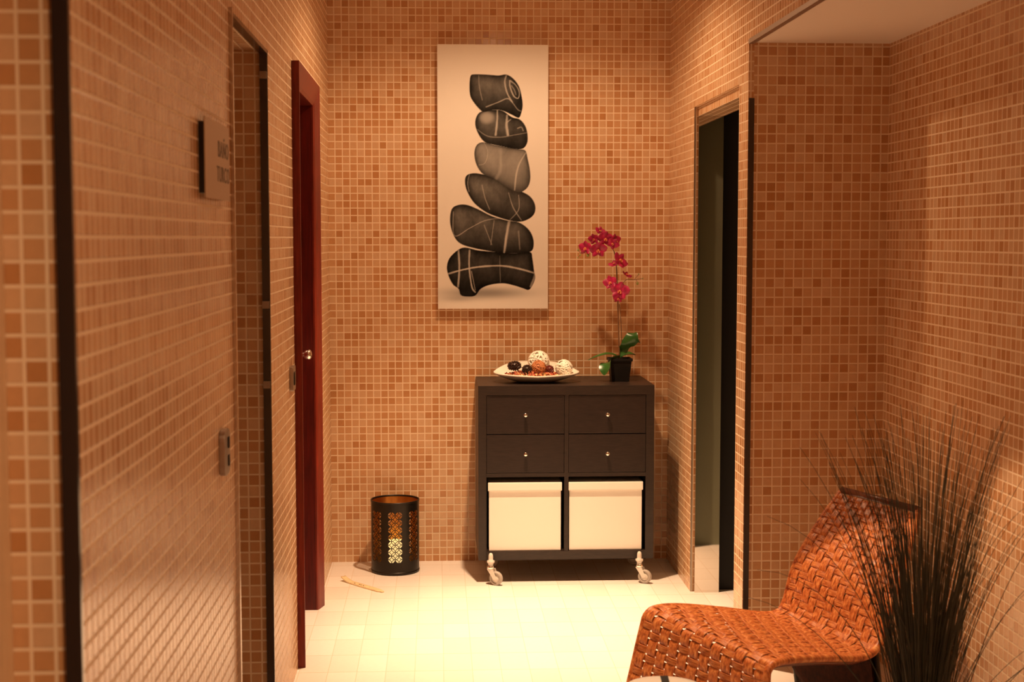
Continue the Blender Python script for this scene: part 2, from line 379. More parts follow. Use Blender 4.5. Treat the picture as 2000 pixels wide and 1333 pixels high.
# sign
M_SIGN = simple('satin_sign_plate', (.50, .36, .24), .45, .3)
t = thing('door_sign', 'square metal sign plate reading BAÑO TURCO beside the left doorway', 'sign', (XL, 3.21, 1.70))
part(MB().box((-.487, 3.035, 1.615), (-.4845, 3.385, 1.785)), 'plate', M_SIGN, t)
part(MB().box((-.4995, 3.045, 1.625), (-.487, 3.375, 1.775)), 'backing', M_DARKMET, t)
def text_mesh(txt, size, loc, rot, mat, root, name='lettering'):
    cu = bpy.data.curves.new('lettering', 'FONT'); cu.body = txt; cu.size = size; cu.extrude = .0004; cu.align_x = 'CENTER'
    cu.space_character = 1.15
    tmp = bpy.data.objects.new('tmp', cu); C.objects.link(tmp)
    me = bpy.data.meshes.new_from_object(tmp.evaluated_get(bpy.context.evaluated_depsgraph_get()))
    bpy.data.objects.remove(tmp); bpy.data.curves.remove(cu)
    M4 = Matrix.Translation(loc) @ Euler(rot).to_matrix().to_4x4(); me.transform(M4)
    me.materials.clear(); me.materials.append(mat)
    o = bpy.data.objects.new(name, me); C.objects.link(o); o.parent = root; o.matrix_parent_inverse = Matrix.Translation(-root.location)
    return o
text_mesh('BAÑO', .052, (-.4842, 3.288, 1.710), (PI / 2, 0, PI / 2), M_INK, t)
text_mesh('TURCO', .050, (-.4842, 3.284, 1.655), (PI / 2, 0, PI / 2), M_INK, t)

# ------------------------------------------------------------------ stone picture on canvas
def catmull(P, n=8, closed=True):
    P = [np.array(p, float) for p in P]; out = []; N_ = len(P)
    for i in range(N_ if closed else N_ - 1):
        if closed: a, b, c, d = P[i - 1], P[i], P[(i + 1) % N_], P[(i + 2) % N_]
        else: a, b, c, d = P[max(i - 1, 0)], P[i], P[i + 1], P[min(i + 2, N_ - 1)]
        for k in range(n):
            t = k / n; out.append(.5 * ((2 * b) + (-a + c) * t + (2 * a - 5 * b + 4 * c - d) * t * t + (-a + 3 * b - 3 * c + d) * t ** 3))
    if not closed: out.append(P[-1])
    return np.array(out)
STONES = [
 dict(o=[(185,205),(200,195),(260,196),(310,199),(345,195),(375,212),(400,245),(412,285),(418,330),(412,365),(400,388),(370,375),(330,357),(290,352),(245,362),(225,350),(200,320),(184,290),(181,245)], tone=.075, hi=.10,
      v=[([(222,200),(225,250),(238,310)],3,.35),([(255,340),(310,318),(350,302),(372,320),(395,350),(410,358)],4,.55),([(345,200),(338,230),(350,280),(372,318)],5,.75),([(360,222),(362,250),(378,290),(398,300),(402,270),(385,240),(362,222)],5,.9),([(368,245),(380,262),(388,285)],4,.5)]),
 dict(o=[(222,368),(245,358),(290,352),(330,358),(370,385),(405,395),(430,425),(440,465),(438,500),(420,525),(385,527),(330,517),(285,508),(250,498),(225,470),(208,430),(208,395)], tone=.07, hi=.10,
      v=[([(305,355),(304,400),(297,465)],6,.8),([(348,378),(346,420),(352,465)],8,.8),([(345,410),(365,395)],4,.6),([(215,440),(260,470),(320,475),(380,465),(435,455)],3,.35),([(395,435),(412,430),(420,445)],4,.5)], blob=[((258,388),30,26,.38)]),
 dict(o=[(212,512),(240,498),(290,510),(350,520),(400,528),(430,535),(440,570),(450,620),(452,665),(440,700),(410,722),(380,718),(330,690),(290,662),(240,640),(212,600),(202,550)], tone=.20, hi=.20,
      v=[([(432,545),(405,590),(390,640),(382,712)],5,.85),([(245,500),(262,540),(250,590),(222,600)],3,.5),([(320,530),(318,620),(300,660)],12,.30)]),
 dict(o=[(165,650),(190,638),(230,640),(300,660),(360,700),(420,722),(455,745),(474,780),(472,815),(450,840),(410,855),(360,850),(300,832),(250,810),(200,770),(170,720),(160,680)], tone=.08, hi=.12,
      v=[([(180,642),(172,680),(178,720)],3,.6),([(236,690),(250,750),(270,800)],3,.45),([(355,725),(375,790),(412,848)],3,.5),([(400,735),(400,800),(360,848)],3,.4)]),
 dict(o=[(100,800),(130,780),(170,780),(220,800),(280,830),(350,850),(400,858),(440,885),(462,920),(468,960),(455,990),(400,998),(340,998),(280,990),(200,975),(140,955),(110,920),(93,860)], tone=.085, hi=.14,
      v=[([(108,810),(112,918),(180,885),(250,850),(330,838)],3,.6),([(357,856),(345,920),(335,995)],8,.9),([(245,870),(280,960)],3,.4),([(290,850),(275,960)],3,.4),([(400,900),(405,980)],6,.25)]),
 dict(o=[(90,1020),(125,985),(160,972),(220,985),(300,992),(380,998),(450,992),(462,1020),(470,1080),(475,1110),(462,1145),(445,1165),(420,1158),(380,1145),(330,1135),(270,1142),(230,1160),(205,1190),(170,1195),(140,1188),(130,1160),(105,1140),(85,1100),(78,1060)], tone=.045, hi=.07,
      v=[([(82,1092),(140,1075),(220,1060),(320,1055),(400,1068),(470,1088)],6,.95),([(130,985),(134,1060),(128,1150)],7,.85),([(180,985),(178,1060),(190,1150),(205,1175)],6,.85),([(188,1080),(205,1165)],3,.6),([(315,1010),(318,1130)],3,.3),([(465,1020),(474,1090),(455,1150)],9,.7),([(460,1000),(478,1060),(470,1140)],3,.6)]),
]
def picture(nx=216, ny=520):
    u0, u1, v0, v1 = 38, 532, 62, 1250
    U, V = np.meshgrid(np.linspace(u0, u1, nx), np.linspace(v0, v1, ny))
    fbm = np.zeros_like(U)
    for k, (f_, a_) in enumerate(((.012, .5), (.03, .3), (.08, .2), (.2, .12))):
        ph = np.random.rand(6) * 9
        fbm += a_ * (np.sin(U * f_ + ph[0] + 2 * np.sin(V * f_ * .7 + ph[1])) * np.sin(V * f_ + ph[2] + 2 * np.sin(U * f_ * 1.3 + ph[3])))
    img = .88 + .02 * np.exp(-((V - 500) / 400) ** 2) - .03 * (V / 1250)
    # printed contact shadow of the lowest stone
    sh = np.exp(-(((U - 250) / 190) ** 2 + ((V - 1178) / 26) ** 2) ** 1.2); img = img * (1 - .62 * sh)
    sh = np.exp(-(((U - 130) / 80) ** 2 + ((V - 1205) / 14) ** 2)); img = img * (1 - .3 * sh)
    for st in reversed(STONES):
        c = catmull(st['o'], 5); x, y = c[:, 0], c[:, 1]; x2, y2 = np.roll(x, -1), np.roll(y, -1)
        inside = np.zeros(U.shape, bool); dist = np.full(U.shape, 1e9)
        for a, b, c2, d2 in zip(x, y, x2, y2):
            cond = ((b > V) != (d2 > V)); xi = (c2 - a) * (V - b) / ((d2 - b) if d2 != b else 1e-9) + a
            inside ^= cond & (U < xi)
            L2 = (c2 - a) ** 2 + (d2 - b) ** 2 + 1e-9
            t = np.clip(((U - a) * (c2 - a) + (V - b) * (d2 - b)) / L2, 0, 1)
            dist = np.minimum(dist, np.hypot(U - a - t * (c2 - a), V - b - t * (d2 - b)))
        sd = np.where(inside, dist, -dist)
        cov = np.clip(sd / 2.5 + .5, 0, 1)
        h = 1 - np.exp(-np.clip(sd, 0, None) / 22)
        cy0, cy1 = y.min(), y.max(); top = 1 - (V - cy0) / (cy1 - cy0)
        col = st['tone'] * (.45 + .55 * h) + st['hi'] * h * np.clip(top * 1.2 - .15, 0, 1) * (1 + .5 * fbm) + .022 * fbm
        for (bc, rx, ry, bv) in st.get('blob', []):
            k = np.exp(-(((U - bc[0]) / rx) ** 2 + ((V - bc[1]) / ry) ** 2) ** 2); col = col * (1 - k) + bv * k
        for pl, wd, br in st['v']:
            pp = catmull(pl, 8, False); dd = np.full(U.shape, 1e9)
            for (a, b), (c2, d2) in zip(pp[:-1], pp[1:]):
                L2 = (c2 - a) ** 2 + (d2 - b) ** 2 + 1e-9
                t = np.clip(((U - a) * (c2 - a) + (V - b) * (d2 - b)) / L2, 0, 1)
                dd = np.minimum(dd, np.hypot(U - a - t * (c2 - a), V - b - t * (d2 - b)))
            k = np.clip(1.15 - dd / (wd * .75 * (1 + .45 * fbm)), 0, 1) * br; col = col * (1 - k) + (.30 + .35 * h) * k
        col = np.where(col > .2, col, col * (.26 + 3.7 * np.clip(col, 0, .2)))
        col = np.clip(col, .004, 1)
        img = img * (1 - cov) + col * cov
    return img
CX0, CX1, CZ0, CZ1 = .004, .5165, 1.200, 2.418
YCV = YB - .04
t = thing('stone_canvas', 'tall canvas print of six stacked striped stones hanging on the end wall', 'picture', ((CX0 + CX1) / 2, YB, CZ0))
M_CVS = simple('canvas_cloth', (.78, .72, .62), .85)
part(MB().box((CX0, YCV + .0012, CZ0), (CX1, YB - .0005, CZ1)), 'stretcher', M_CVS, t, bevel=.001)
img = picture(); ny, nx = img.shape
xs = np.linspace(CX0, CX1, nx); zs = np.linspace(CZ1, CZ0, ny)
XX, ZZ = np.meshgrid(xs, zs); co = np.stack([XX, np.full_like(XX, YCV), ZZ], -1).reshape(-1, 3)
me = bpy.data.meshes.new('printed_picture'); idx = np.arange(nx * ny).reshape(ny, nx)
q = np.stack([idx[1:, :-1], idx[1:, 1:], idx[:-1, 1:], idx[:-1, :-1]], -1).reshape(-1, 4)
me.vertices.add(len(co)); me.vertices.foreach_set('co', co.ravel())
me.loops.add(q.size); me.loops.foreach_set('vertex_index', q.ravel().astype(np.int32))
me.polygons.add(len(q)); me.polygons.foreach_set('loop_start', (np.arange(len(q)) * 4).astype(np.int32))
me.update(calc_edges=True); me.validate()
at = me.color_attributes.new('ink', 'FLOAT_COLOR', 'POINT')
g = img.reshape(-1); rgba = np.stack([g * 1.0, g * .95 + .0, g * .86, np.ones_like(g)], -1); at.data.foreach_set('color', rgba.ravel().astype(np.float32))
mm, nt, b = new_mat('canvas_print'); a = N(nt, 'ShaderNodeAttribute'); a.attribute_name = 'ink'; nt.links.new(a.outputs['Color'], b.inputs['Base Color'])
b.inputs['Roughness'].default_value = .8; b.inputs['Specular IOR Level'].default_value = .06
me.materials.append(mm); o = bpy.data.objects.new('printed_picture', me); C.objects.link(o); o.parent = t; o.matrix_parent_inverse = Matrix.Translation(-t.location)

# ------------------------------------------------------------------ cabinet
CX0, CX1, CY0, CY1, CB, CT = .178, .958, 6.22, 6.66, .103, .880
t = thing('cabinet', 'black brown cube cabinet on casters against the end wall', 'cabinet', (.568, 6.44, 0))
w1 = .036; m = MB()
m.box((CX0, CY0, CT - .042), (CX1, CY1, CT)); m.box((CX0, CY0, CB), (CX0 + w1, CY1, CT - .042)); m.box((CX1 - w1, CY0, CB), (CX1, CY1, CT - .042))
m.box((CX0 + w1, CY0, CB), (CX1 - w1, CY1, CB + .038))
part(m, 'carcass', M_CAB, t, bevel=.0012)
XM = .5685
part(MB().box((XM - .009, CY0 + .002, CB + .038), (XM + .009, CY1 - .01, CT - .042)), 'divider', M_CAB, t)
part(MB().box((CX0 + w1, CY0 + .002, .474), (XM - .009, CY1 - .01, .491)).box((XM + .009, CY0 + .002, .474), (CX1 - w1, CY1 - .01, .491)), 'shelf', M_CAB, t)
part(MB().box((CX0 + w1, CY1 - .012, CB + .038), (CX1 - w1, CY1 - .002, CT - .042)), 'back_panel', M_CABIN, t)
for (xa, xb) in ((CX0 + w1 + .0015, XM - .0105), (XM + .0105, CX1 - w1 - .0015)):
    for (za, zb) in ((.4925, .6625), (.6665, .8365)):
        dr = part(MB().box((xa, CY0 + .004, za), (xb, CY0 + .40, zb)), 'drawer', M_DRAWER, t, bevel=.001)
        xc = (xa + xb) / 2; zc = (za + zb) / 2
        kb = MB().lathe([(.0001, .024), (.007, .0235), (.0095, .019), (.0085, .013), (.005, .008), (.004, -.002), (.0001, -.002)], 20, Matrix.Translation((xc, CY0 + .004, zc)) @ Matrix.Rotation(PI / 2, 4, 'X'))
        part(kb, 'knob', M_CHROME, dr)
def caster(x, y, a):
    """swivel caster: stem nut on the cabinet, chrome ring, fork, wheel turned by angle a"""
    m = MB().lathe([(.0001, .142), (.007, .139), (.010, .130), (.0105, .118), (.010, .110), (.017, .107), (.017, .099), (.011, .094), (.012, .083), (.0001, .083)], 20, Matrix.Translation((x, y, 0)))
    c_ = part(m, 'caster', M_CASTER, t)
    part(MB().lathe([(.0001, .086), (.014, .086), (.0165, .081), (.0165, .074), (.013, .070), (.0001, .070)], 20, Matrix.Translation((x, y, 0))), 'swivel_ring', M_CHROME, c_)
    dx, dy = math.cos(a), math.sin(a); nx_, ny_ = -dy, dx
    wc = Vector((x + dx * .026, y + dy * .026, .031)); R_ = .0305
    rot = Matrix.Translation(wc) @ Matrix(((nx_, 0, dx, 0), (ny_, 0, dy, 0), (0, 1, 0, 0), (0, 0, 0, 1))).to_4x4()
    M4 = Matrix.Translation(wc) @ Vector((0, 0, 1)).rotation_difference(Vector((nx_, ny_, 0))).to_matrix().to_4x4()
    part(MB().lathe([(.020, -.0095), (R_ - .003, -.0095), (R_, -.006), (R_, .006), (R_ - .003, .0095), (.020, .0095)], 28, M4, close=True), 'tyre', M_RUBBER, c_)
    part(MB().lathe([(.0001, -.0085), (.0205, -.007), (.0205, .007), (.0001, .0085)], 24, M4), 'wheel', M_CASTER, c_)
    m = MB()
    for s_ in (-1, 1):
        off = Vector((nx_, ny_, 0)) * .0125 * s_
        A = Vector((x - dx * .013, y - dy * .013, .072)) + off; B = Vector((x + dx * .016, y + dy * .016, .072)) + off
        Cc = wc + off + Vector((dx, dy, 0)) * .008; D_ = wc + off - Vector((dx, dy, 0)) * .008 + Vector((0, 0, -.004))
        E = Vector((nx_, ny_, 0)) * .0015 * s_
        P = [A, B, Cc, D_]; m.add(P + [p + E for p in P], [(0, 1, 2, 3), (7, 6, 5, 4), (0, 4, 5, 1), (1, 5, 6, 2), (2, 6, 7, 3), (3, 7, 4, 0)])
    m.add([Vector((x - dx * .013, y - dy * .013, .071)) + Vector((nx_, ny_, 0)) * k for k in (-.014, .014)] + [Vector((x + dx * .016, y + dy * .016, .071)) + Vector((nx_, ny_, 0)) * k for k in (.014, -.014)], [(0, 1, 2, 3)])
    part(m, 'fork', M_CASTER, c_)
caster(.232, 6.195, math.radians(-28)); caster(.892, 6.195, math.radians(-28))
caster(.232, 6.55, math.radians(-28)); caster(.892, 6.55, math.radians(-28))
# the two storage boxes
for (xa, xb, lb) in ((.221, .5495, 'cream lidded storage box in the lower left cabinet cell'), (.578, .911, 'cream lidded storage box in the lower right cabinet cell')):
    b_ = thing('storage_box', lb, 'box', ((xa + xb) / 2, 6.4, .1415), 'cream storage boxes in the cabinet')
    part(MB().box((xa + .004, CY0 + .012, .1415), (xb - .004, CY0 + .37, .436)), 'box_body', M_BOX, b_, bevel=.004)
    part(MB().box((xa, CY0 + .003, .411), (xb, CY0 + .375, .449)), 'box_lid', M_BOX, b_, bevel=.005)

# ------------------------------------------------------------------ dish with decorative balls
t = thing('dish', 'cream rounded three cornered dish on the cabinet top', 'dish', (.446, 6.43, .880))
def dish_pt(q, k, dz=0, sh=0):
    # k 0..1 from centre to rim; rounded triangle with tips left, right and back
    rr = 1 + .10 * math.cos(3 * (q - PI / 2)); rx, ry = .186 * rr, .165 * rr
    rimz = .034 + .034 * max(0, math.sin(q)) + .008 * abs(math.cos(q)) - .006 * max(0, -math.sin(q))
    z = .882 + rimz * (max(0, (k - .42) / .58) ** 1.35)
    return (.446 + (rx + sh) * k * math.cos(q), 6.425 + (ry + sh) * k * math.sin(q), z + dz)
nq = 72; ks = [0.001, .15, .3, .42, .5, .6, .7, .8, .9, .97, 1.0]
top = [[dish_pt(2 * PI * i / nq, k, .006) for i in range(nq + 1)] for k in ks]
bot = [[dish_pt(2 * PI * i / nq, k, -.0015, .002) for i in range(nq + 1)] for k in ks]
rim = [[top[-1][i] for i in range(nq + 1)], [tuple((Vector(top[-1][i]) + Vector(bot[-1][i])) / 2 + Vector((0, 0, .003))) for i in range(nq + 1)], [bot[-1][i] for i in range(nq + 1)]]
m = MB().grid(top).grid(rim).grid(bot[::-1]); part(m, 'bowl', M_BOWL, t)
# potpourri: nobody could count it
m = MB(); rnd = random.Random(3)
POTC = [simple('petal_chip', (.55, .17, .05), .7, nscale=160, namp=.75)]
for i in range(420):
    q = rnd.uniform(0, 2 * PI); k = math.sqrt(rnd.random()) * .13
    x, y = .435 + k * math.cos(q), 6.40 + k * .72 * math.sin(q); z = .908 + .016 * (1 - (k / .13) ** 2) + rnd.uniform(0, .006)
    s_ = rnd.uniform(.004, .009); R_ = Euler((rnd.uniform(-1, 1), rnd.uniform(-1, 1), rnd.uniform(0, 6))).to_matrix()
    vs_ = [Vector((x, y, z)) + R_ @ Vector(p) * s_ for p in ((-1, -.6, 0), (1, -.7, .2), (1.1, .6, -.1), (-.9, .8, .25), (0, 0, .5), (0, 0, -.3))]
    m.add(vs_, [(0, 1, 4), (1, 2, 4), (2, 3, 4), (3, 0, 4), (1, 0, 5), (2, 1, 5), (3, 2, 5), (0, 3, 5)])
def potp_mat():
    mm, nt, b = new_mat('potpourri_chips'); tc = N(nt, 'ShaderNodeTexCoord')
    n = N(nt, 'ShaderNodeTexVoronoi'); n.inputs['Scale'].default_value = 95; nt.links.new(tc.outputs['Object'], n.inputs['Vector'])
    sp = N(nt, 'ShaderNodeSeparateColor'); nt.links.new(n.outputs['Color'], sp.inputs[0])
    r = N(nt, 'ShaderNodeValToRGB'); e = r.color_ramp.elements; r.color_ramp.interpolation = 'CONSTANT'
    e[0].color = (.30, .05, .02, 1); e[1].position = .85; e[1].color = (.85, .55, .22, 1)
    k = e.new(.35); k.color = (.62, .20, .07, 1); k = e.new(.65); k.color = (.16, .035, .02, 1)
    nt.links.new(sp.outputs[0], r.inputs[0]); nt.links.new(r.outputs[0], b.inputs['Base Color']); b.inputs['Roughness'].default_value = .7
    return mm
o = m.build('potpourri', potp_mat()); tag(o, 'red and orange dried potpourri chips filling the cream dish', 'potpourri', kind='stuff')
def wicker_ball(c, r, mat, label, seed, turns=20, wd=.0042, core=None):
    rn = random.Random(seed); m = MB(); c = Vector(c)
    for i in range(turns):
        ax = Vector((rn.gauss(0, 1), rn.gauss(0, 1), rn.gauss(0, 1))).normalized()
        u = ax.orthogonal().normalized(); v = ax.cross(u); off = ax * r * rn.uniform(-.35, .35); rr = math.sqrt(max(0, r * r - off.length_squared)) * rn.uniform(.95, 1.0)
        pts = [(c + off + rr * (math.cos(a) * u + math.sin(a) * v)) for a in [2 * PI * k / 28 for k in range(29)]]
        # flat ribbon lying on the sphere
        P0 = []; P1 = []
        for p in pts:
            n = (p - c).normalized(); P0.append(p + ax * wd / 2 * rn.uniform(.8, 1.2)); P1.append(p - ax * wd / 2)
        Q0 = [p + (p - c).normalized() * .0012 for p in P0]; Q1 = [p + (p - c).normalized() * .0012 for p in P1]
        m.grid([[tuple(p) for p in P0], [tuple(p) for p in Q0], [tuple(p) for p in Q1], [tuple(p) for p in P1], [tuple(p) for p in P0]])
    if core: m.sphere(c, r * core, 20, 14)
    o = m.build('decorative_ball', mat); o.location = (0, 0, 0); return tag(o, label, 'decorative ball', 'decorative balls in the dish')
wicker_ball((.463, 6.475, .9645), .050, M_WICK, 'large whitewashed wicker ball standing highest in the dish', 1, 24, .006, .80)
wicker_ball((.572, 6.40, .941), .039, M_WICK, 'smaller whitewashed wicker ball at the right end of the dish', 2, 24, .005, .8)
wicker_ball((.457, 6.385, .944), .034, M_WICKB, 'brown wicker ball in the middle of the dish', 3, 26, .0045, .93)
M_CONE = simple('dark_cone', (.035, .014, .008), .45, nscale=90, namp=.5)
M_CONER = simple('red_cone', (.14, .022, .012), .5, nscale=90, namp=.5)
def cone_ball(c, r, mat, label, seed, sc=(1, 1, 1)):
    rn = random.Random(seed); m = MB(); c = Vector(c); m.sphere(c, r * .72, 14, 10, sc)
    for i in range(110):
        z = 1 - 2 * (i + .5) / 110; a = i * 2.39996; n = Vector((math.sqrt(1 - z * z) * math.cos(a), math.sqrt(1 - z * z) * math.sin(a), z))
        p = c + Vector((n.x * sc[0], n.y * sc[1], n.z * sc[2])) * r * .70; u = n.orthogonal().normalized(); v = n.cross(u); s_ = r * .20
        tip = p + n * r * rn.uniform(.18, .34) + v * r * .12
        m.add([p - u * s_, p + u * s_, p + v * s_ * 1.1, tip], [(0, 1, 3), (1, 2, 3), (2, 0, 3)])
    o = m.build('decorative_ball', mat); return tag(o, label, 'decorative ball', 'decorative balls in the dish')
cone_ball((.348, 6.41, .951), .030, M_CONE, 'black prickly cone ball at the left end of the dish', 4, (1.25, 1, .85))
cone_ball((.402, 6.375, .936), .026, M_CONE, 'small dark cone ball just left of the brown wicker ball', 5)
cone_ball((.505, 6.385, .935), .024, M_CONER, 'dark red cone ball between the brown and right white balls', 6)

# ------------------------------------------------------------------ orchid
OX, OY, OZ = .828, 6.42, .880
t = thing('orchid', 'artificial pink orchid in a square black pot on the cabinet', 'potted plant', (OX, OY, OZ))
m = MB(); h = .105
def sq(s, z): return [(OX - s, OY - s, z), (OX + s, OY - s, z), (OX + s, OY + s, z), (OX - s, OY + s, z)]
lv = [sq(.039, OZ), sq(.049, OZ + h - .012), sq(.0535, OZ + h - .012), sq(.0535, OZ + h), sq(.048, OZ + h), sq(.044, OZ + h - .025)]
vs_ = [p for l in lv for p in l]; fs_ = [(0, 3, 2, 1)] + [(i * 4 + k, i * 4 + (k + 1) % 4, (i + 1) * 4 + (k + 1) % 4, (i + 1) * 4 + k) for i in range(5) for k in range(4)] + [(20, 21, 22, 23)]
part(m.add(vs_, fs_), 'pot', M_POT, t, bevel=.002)
part(MB().grid([[(OX - .045 + .09 * i / 12, OY - .045 + .09 * j / 12, OZ + h - .014 + .006 * noise.noise(Vector((i * .7, j * .7, 0)))) for j in range(13)] for i in range(13)]), 'soil', M_SOIL, t)
K = .000589
def P(zx, zy, dy=0): return Vector((.825 + (zx - 505) * K, OY + dy, .982 - (zy - 1100) * K))
stem = [tuple(p) for p in catmull([P(508, 1105), P(503, 950), P(497, 780), P(493, 640), P(487, 500), P(482, 400), P(470, 300), P(440, 240), P(380, 205, -.01), P(320, 215, -.02), P(260, 265, -.03), P(205, 285, -.03), P(178, 262, -.03)], 5, False)]
ns = len(stem); part(MB().tube(stem, [.0032 - .0022 * i / ns for i in range(ns)], 7), 'stem', M_STEM, t)
part(MB().tube([P(535, 1105, .01), P(520, 800, .008), P(507, 680, .004)], .0014, 6), 'support_stick', M_STICK, t)
part(MB().tube([tuple(p) for p in catmull([P(490, 560), P(535, 515), P(565, 490), P(620, 492), P(650, 488), P(685, 485)], 5, False)], .0013, 6).tube([P(618, 492), P(638, 470), P(654, 452)], .001, 5).tube([P(635, 490), P(645, 512)], .001, 5), 'side_twig', M_STEM, t)
part(MB().tube([P(205, 285, -.03), P(195, 300, -.03), P(178, 318, -.03)], .001, 5), 'side_twig', M_STEM, t)
for (bx, by, r) in ((645, 520, .0055), (654, 450, .003), (686, 482, .0028), (255, 302, .0065), (180, 262, .004), (196, 300, .0038), (178, 320, .003)):
    part(MB().sphere(P(bx, by, -.03 if bx < 300 else 0), r, 12, 8, (1, 1, 1.3)), 'bud', M_BUD, t)
def flower(zx, zy, dy, size, yaw, pitch, roll, fold=.25):
    """five petals round a throat with a small pale lip; faces -Y before turning"""
    size *= 1.1; c = P(zx, zy, dy); M4 = Matrix.Translation(c) @ Euler((math.radians(pitch), math.radians(roll), math.radians(yaw)), 'ZXY').to_matrix().to_4x4()
    m = MB()
    for ang, ln, wd in ((90, 1.0, .74), (18, 1.08, 1.1), (162, 1.08, 1.1), (-50, .95, .7), (-130, .95, .7)):
        a = math.radians(ang); rows = []
        for i in range(9):
            tt = i / 8; rr = tt * ln * size; wv = wd * size * .5 * math.sin(PI * min(1, tt * .92 + .06)) ** .7 * (1.0 if tt < 1 else .3)
            row = []
            for j in range(-3, 4):
                s_ = j / 3; depth = -size * (fold * tt * tt) + size * .12 * s_ * s_ * (1 - tt * .3) + size * .03 * math.sin(7 * tt + 2 * s_)
                u = rr; v = wv * s_
                x_ = u * math.cos(a) - v * math.sin(a); z_ = u * math.sin(a) + v * math.cos(a)
                row.append(tuple(M4 @ Vector((x_, -depth * -1 if False else -depth * .0 + depth, z_))))
            rows.append(row)
        m.grid(rows)
    fl = part(m, 'flower', M_PETAL, t)
    m = MB()
    for s_ in (-1, 1):
        m.grid([[tuple(M4 @ Vector((s_ * size * (.05 + .16 * k), -size * (.10 + .22 * math.sin(PI * k)), size * (-.02 - .26 * l + .08 * k)))) for l in [q / 4 for q in range(5)]] for k in [q / 4 for q in range(5)]])
    m.sphere(M4 @ Vector((0, -size * .14, size * .02)), size * .11, 10, 8)
    part(m, 'lip', M_LIP, fl)
for a in ((352, 118, -.01, .0215, 10, -35, 10), (305, 180, -.012, .024, -30, 5, -15), (388, 178, -.03, .033, 15, 5, 5), (238, 248, -.03, .031, -40, 0, 0), (332, 262, -.04, .036, 5, 20, 0), (468, 195, -.012, .030, 40, 0, -10), (445, 215, -.03, .025, 10, 0, 40),
          (505, 345, -.022, .037, 25, -40, 25), (430, 512, -.025, .030, -25, -15, -10), (562, 455, -.01, .022, 30, -60, 0), (502, 575, -.035, .040, -10, 8, 10), (490, 632, -.03, .022, 0, 30, 0), (460, 370, -.02, .024, -20, -60, 0)):
    flower(*a)
def leaf(pts, wds, name='leaf', tilt=(0, 1, 0), crease=.25, mat=None):
    c = catmull(pts, 6, False); n = len(c); rows = []
    wv = np.interp(np.linspace(0, 1, n), np.linspace(0, 1, len(wds)), wds)
    side0 = Vector(tilt).normalized()
    for i in range(n):
        T = Vector(c[min(i + 1, n - 1)] - c[max(i - 1, 0)]).normalized(); sd = (side0 - T * side0.dot(T)).normalized(); nr = T.cross(sd).normalized()
        rows.append([tuple(Vector(c[i]) + sd * wv[i] * s_ + nr * abs(s_) ** 1.5 * wv[i] * crease) for s_ in (-1, -.66, -.33, 0, .33, .66, 1)])
    m = MB().grid(rows); low = [[tuple(Vector(p) - Vector((0, 0, .0012))) for p in r] for r in rows]
    m.grid(low, flip=True); return part(m, name, mat or M_LEAF, t)
leaf([P(508, 1088), P(535, 1040), P(570, 985, -.02), P(605, 930, -.03), P(635, 895, -.03)], [.006, .021, .030, .033, .004], tilt=(.85, -.3, .55))
leaf([P(600, 925, .0), P(640, 935, -.01), P(660, 965, -.02), P(668, 985, -.02)], [.012, .020, .014, .002], tilt=(-.3, -.5, .8))
leaf([P(505, 1085), P(460, 1058, -.01), P(400, 1050, -.025), P(320, 1070, -.04), P(255, 1103, -.05)], [.005, .013, .016, .013, .002], tilt=(.1, 1, .18))
leaf([P(510, 1090), P(460, 1105, -.025), P(410, 1128, -.045), P(385, 1170, -.055), P(380, 1218, -.06)], [.010, .028, .036, .028, .003], tilt=(.8, -.3, .6))
leaf([P(515, 1085), P(560, 1070, .02), P(600, 1068, .03), P(642, 1078, .035)], [.006, .016, .015, .002], tilt=(.1, .9, .3))

# ------------------------------------------------------------------ perforated lantern
LX, LY, LR, LH = -.197, 6.485, .110, .332
t = thing('lantern', 'black pierced metal lantern standing on the floor by the end wall', 'lantern', (LX, LY, 0))
def lantern_shell(R, z0, z1, step=.00125):
    nA = 720; nz = int((z1 - z0) / step)
    A = np.linspace(0, 2 * PI, nA + 1); Z = np.linspace(z0, z1, nz + 1)
    Ac = (A[:-1] + A[1:]) / 2; Zc = (Z[:-1] + Z[1:]) / 2
    UA, VZ = np.meshgrid(Ac, Zc)
    npan = 7; pa = 2 * PI / npan; a0 = -PI / 2 + .03
    rel = (UA - a0 + pa / 2) % pa - pa / 2; u = rel * LR; v = VZ - .058
    p = .0335; W = p; HGT = p * 7
    ins = np.zeros(u.shape, bool); line = np.full(u.shape, 1e9)
    r0 = p * .5
    cs = [((i + .5 - 1) * p, (j + .5) * p) for i in range(2) for j in range(7)] + [((i - .5 + .0) * p + p * .5 * 1, (j) * p) for i in (0,) for j in range(1, 7)]
    for (cx, cz) in [((i - .5) * p, (j + .5) * p) for i in range(2) for j in range(7)]:
        d_ = np.hypot(u - cx, v - cz); ins |= d_ < r0
    for (cx, cz) in [((i - .5) * p, (j + .5) * p) for i in range(-1, 3) for j in range(-1, 8)] + [(i * p, j * p) for i in range(-1, 2) for j in range(0, 8)]:
        d_ = np.abs(np.hypot(u - cx, v - cz) - r0); line = np.minimum(line, d_)
    ins |= (np.abs(u) < p * .35) & (v > p * .3) & (v < HGT - p * .3)
    hole = ins & (line > .0014)
    keep = ~hole
    idx = np.arange((nz + 1) * nA).reshape(nz + 1, nA)
    nxt = np.roll(idx, -1, 1)
    q = np.stack([idx[:-1], nxt[:-1], nxt[1:], idx[1:]], -1)[keep]
    AA, Z2 = np.meshgrid(A[:-1], Z); co = np.stack([LX + R * np.cos(AA), LY + R * np.sin(AA), Z2], -1).reshape(-1, 3)
    return co, q
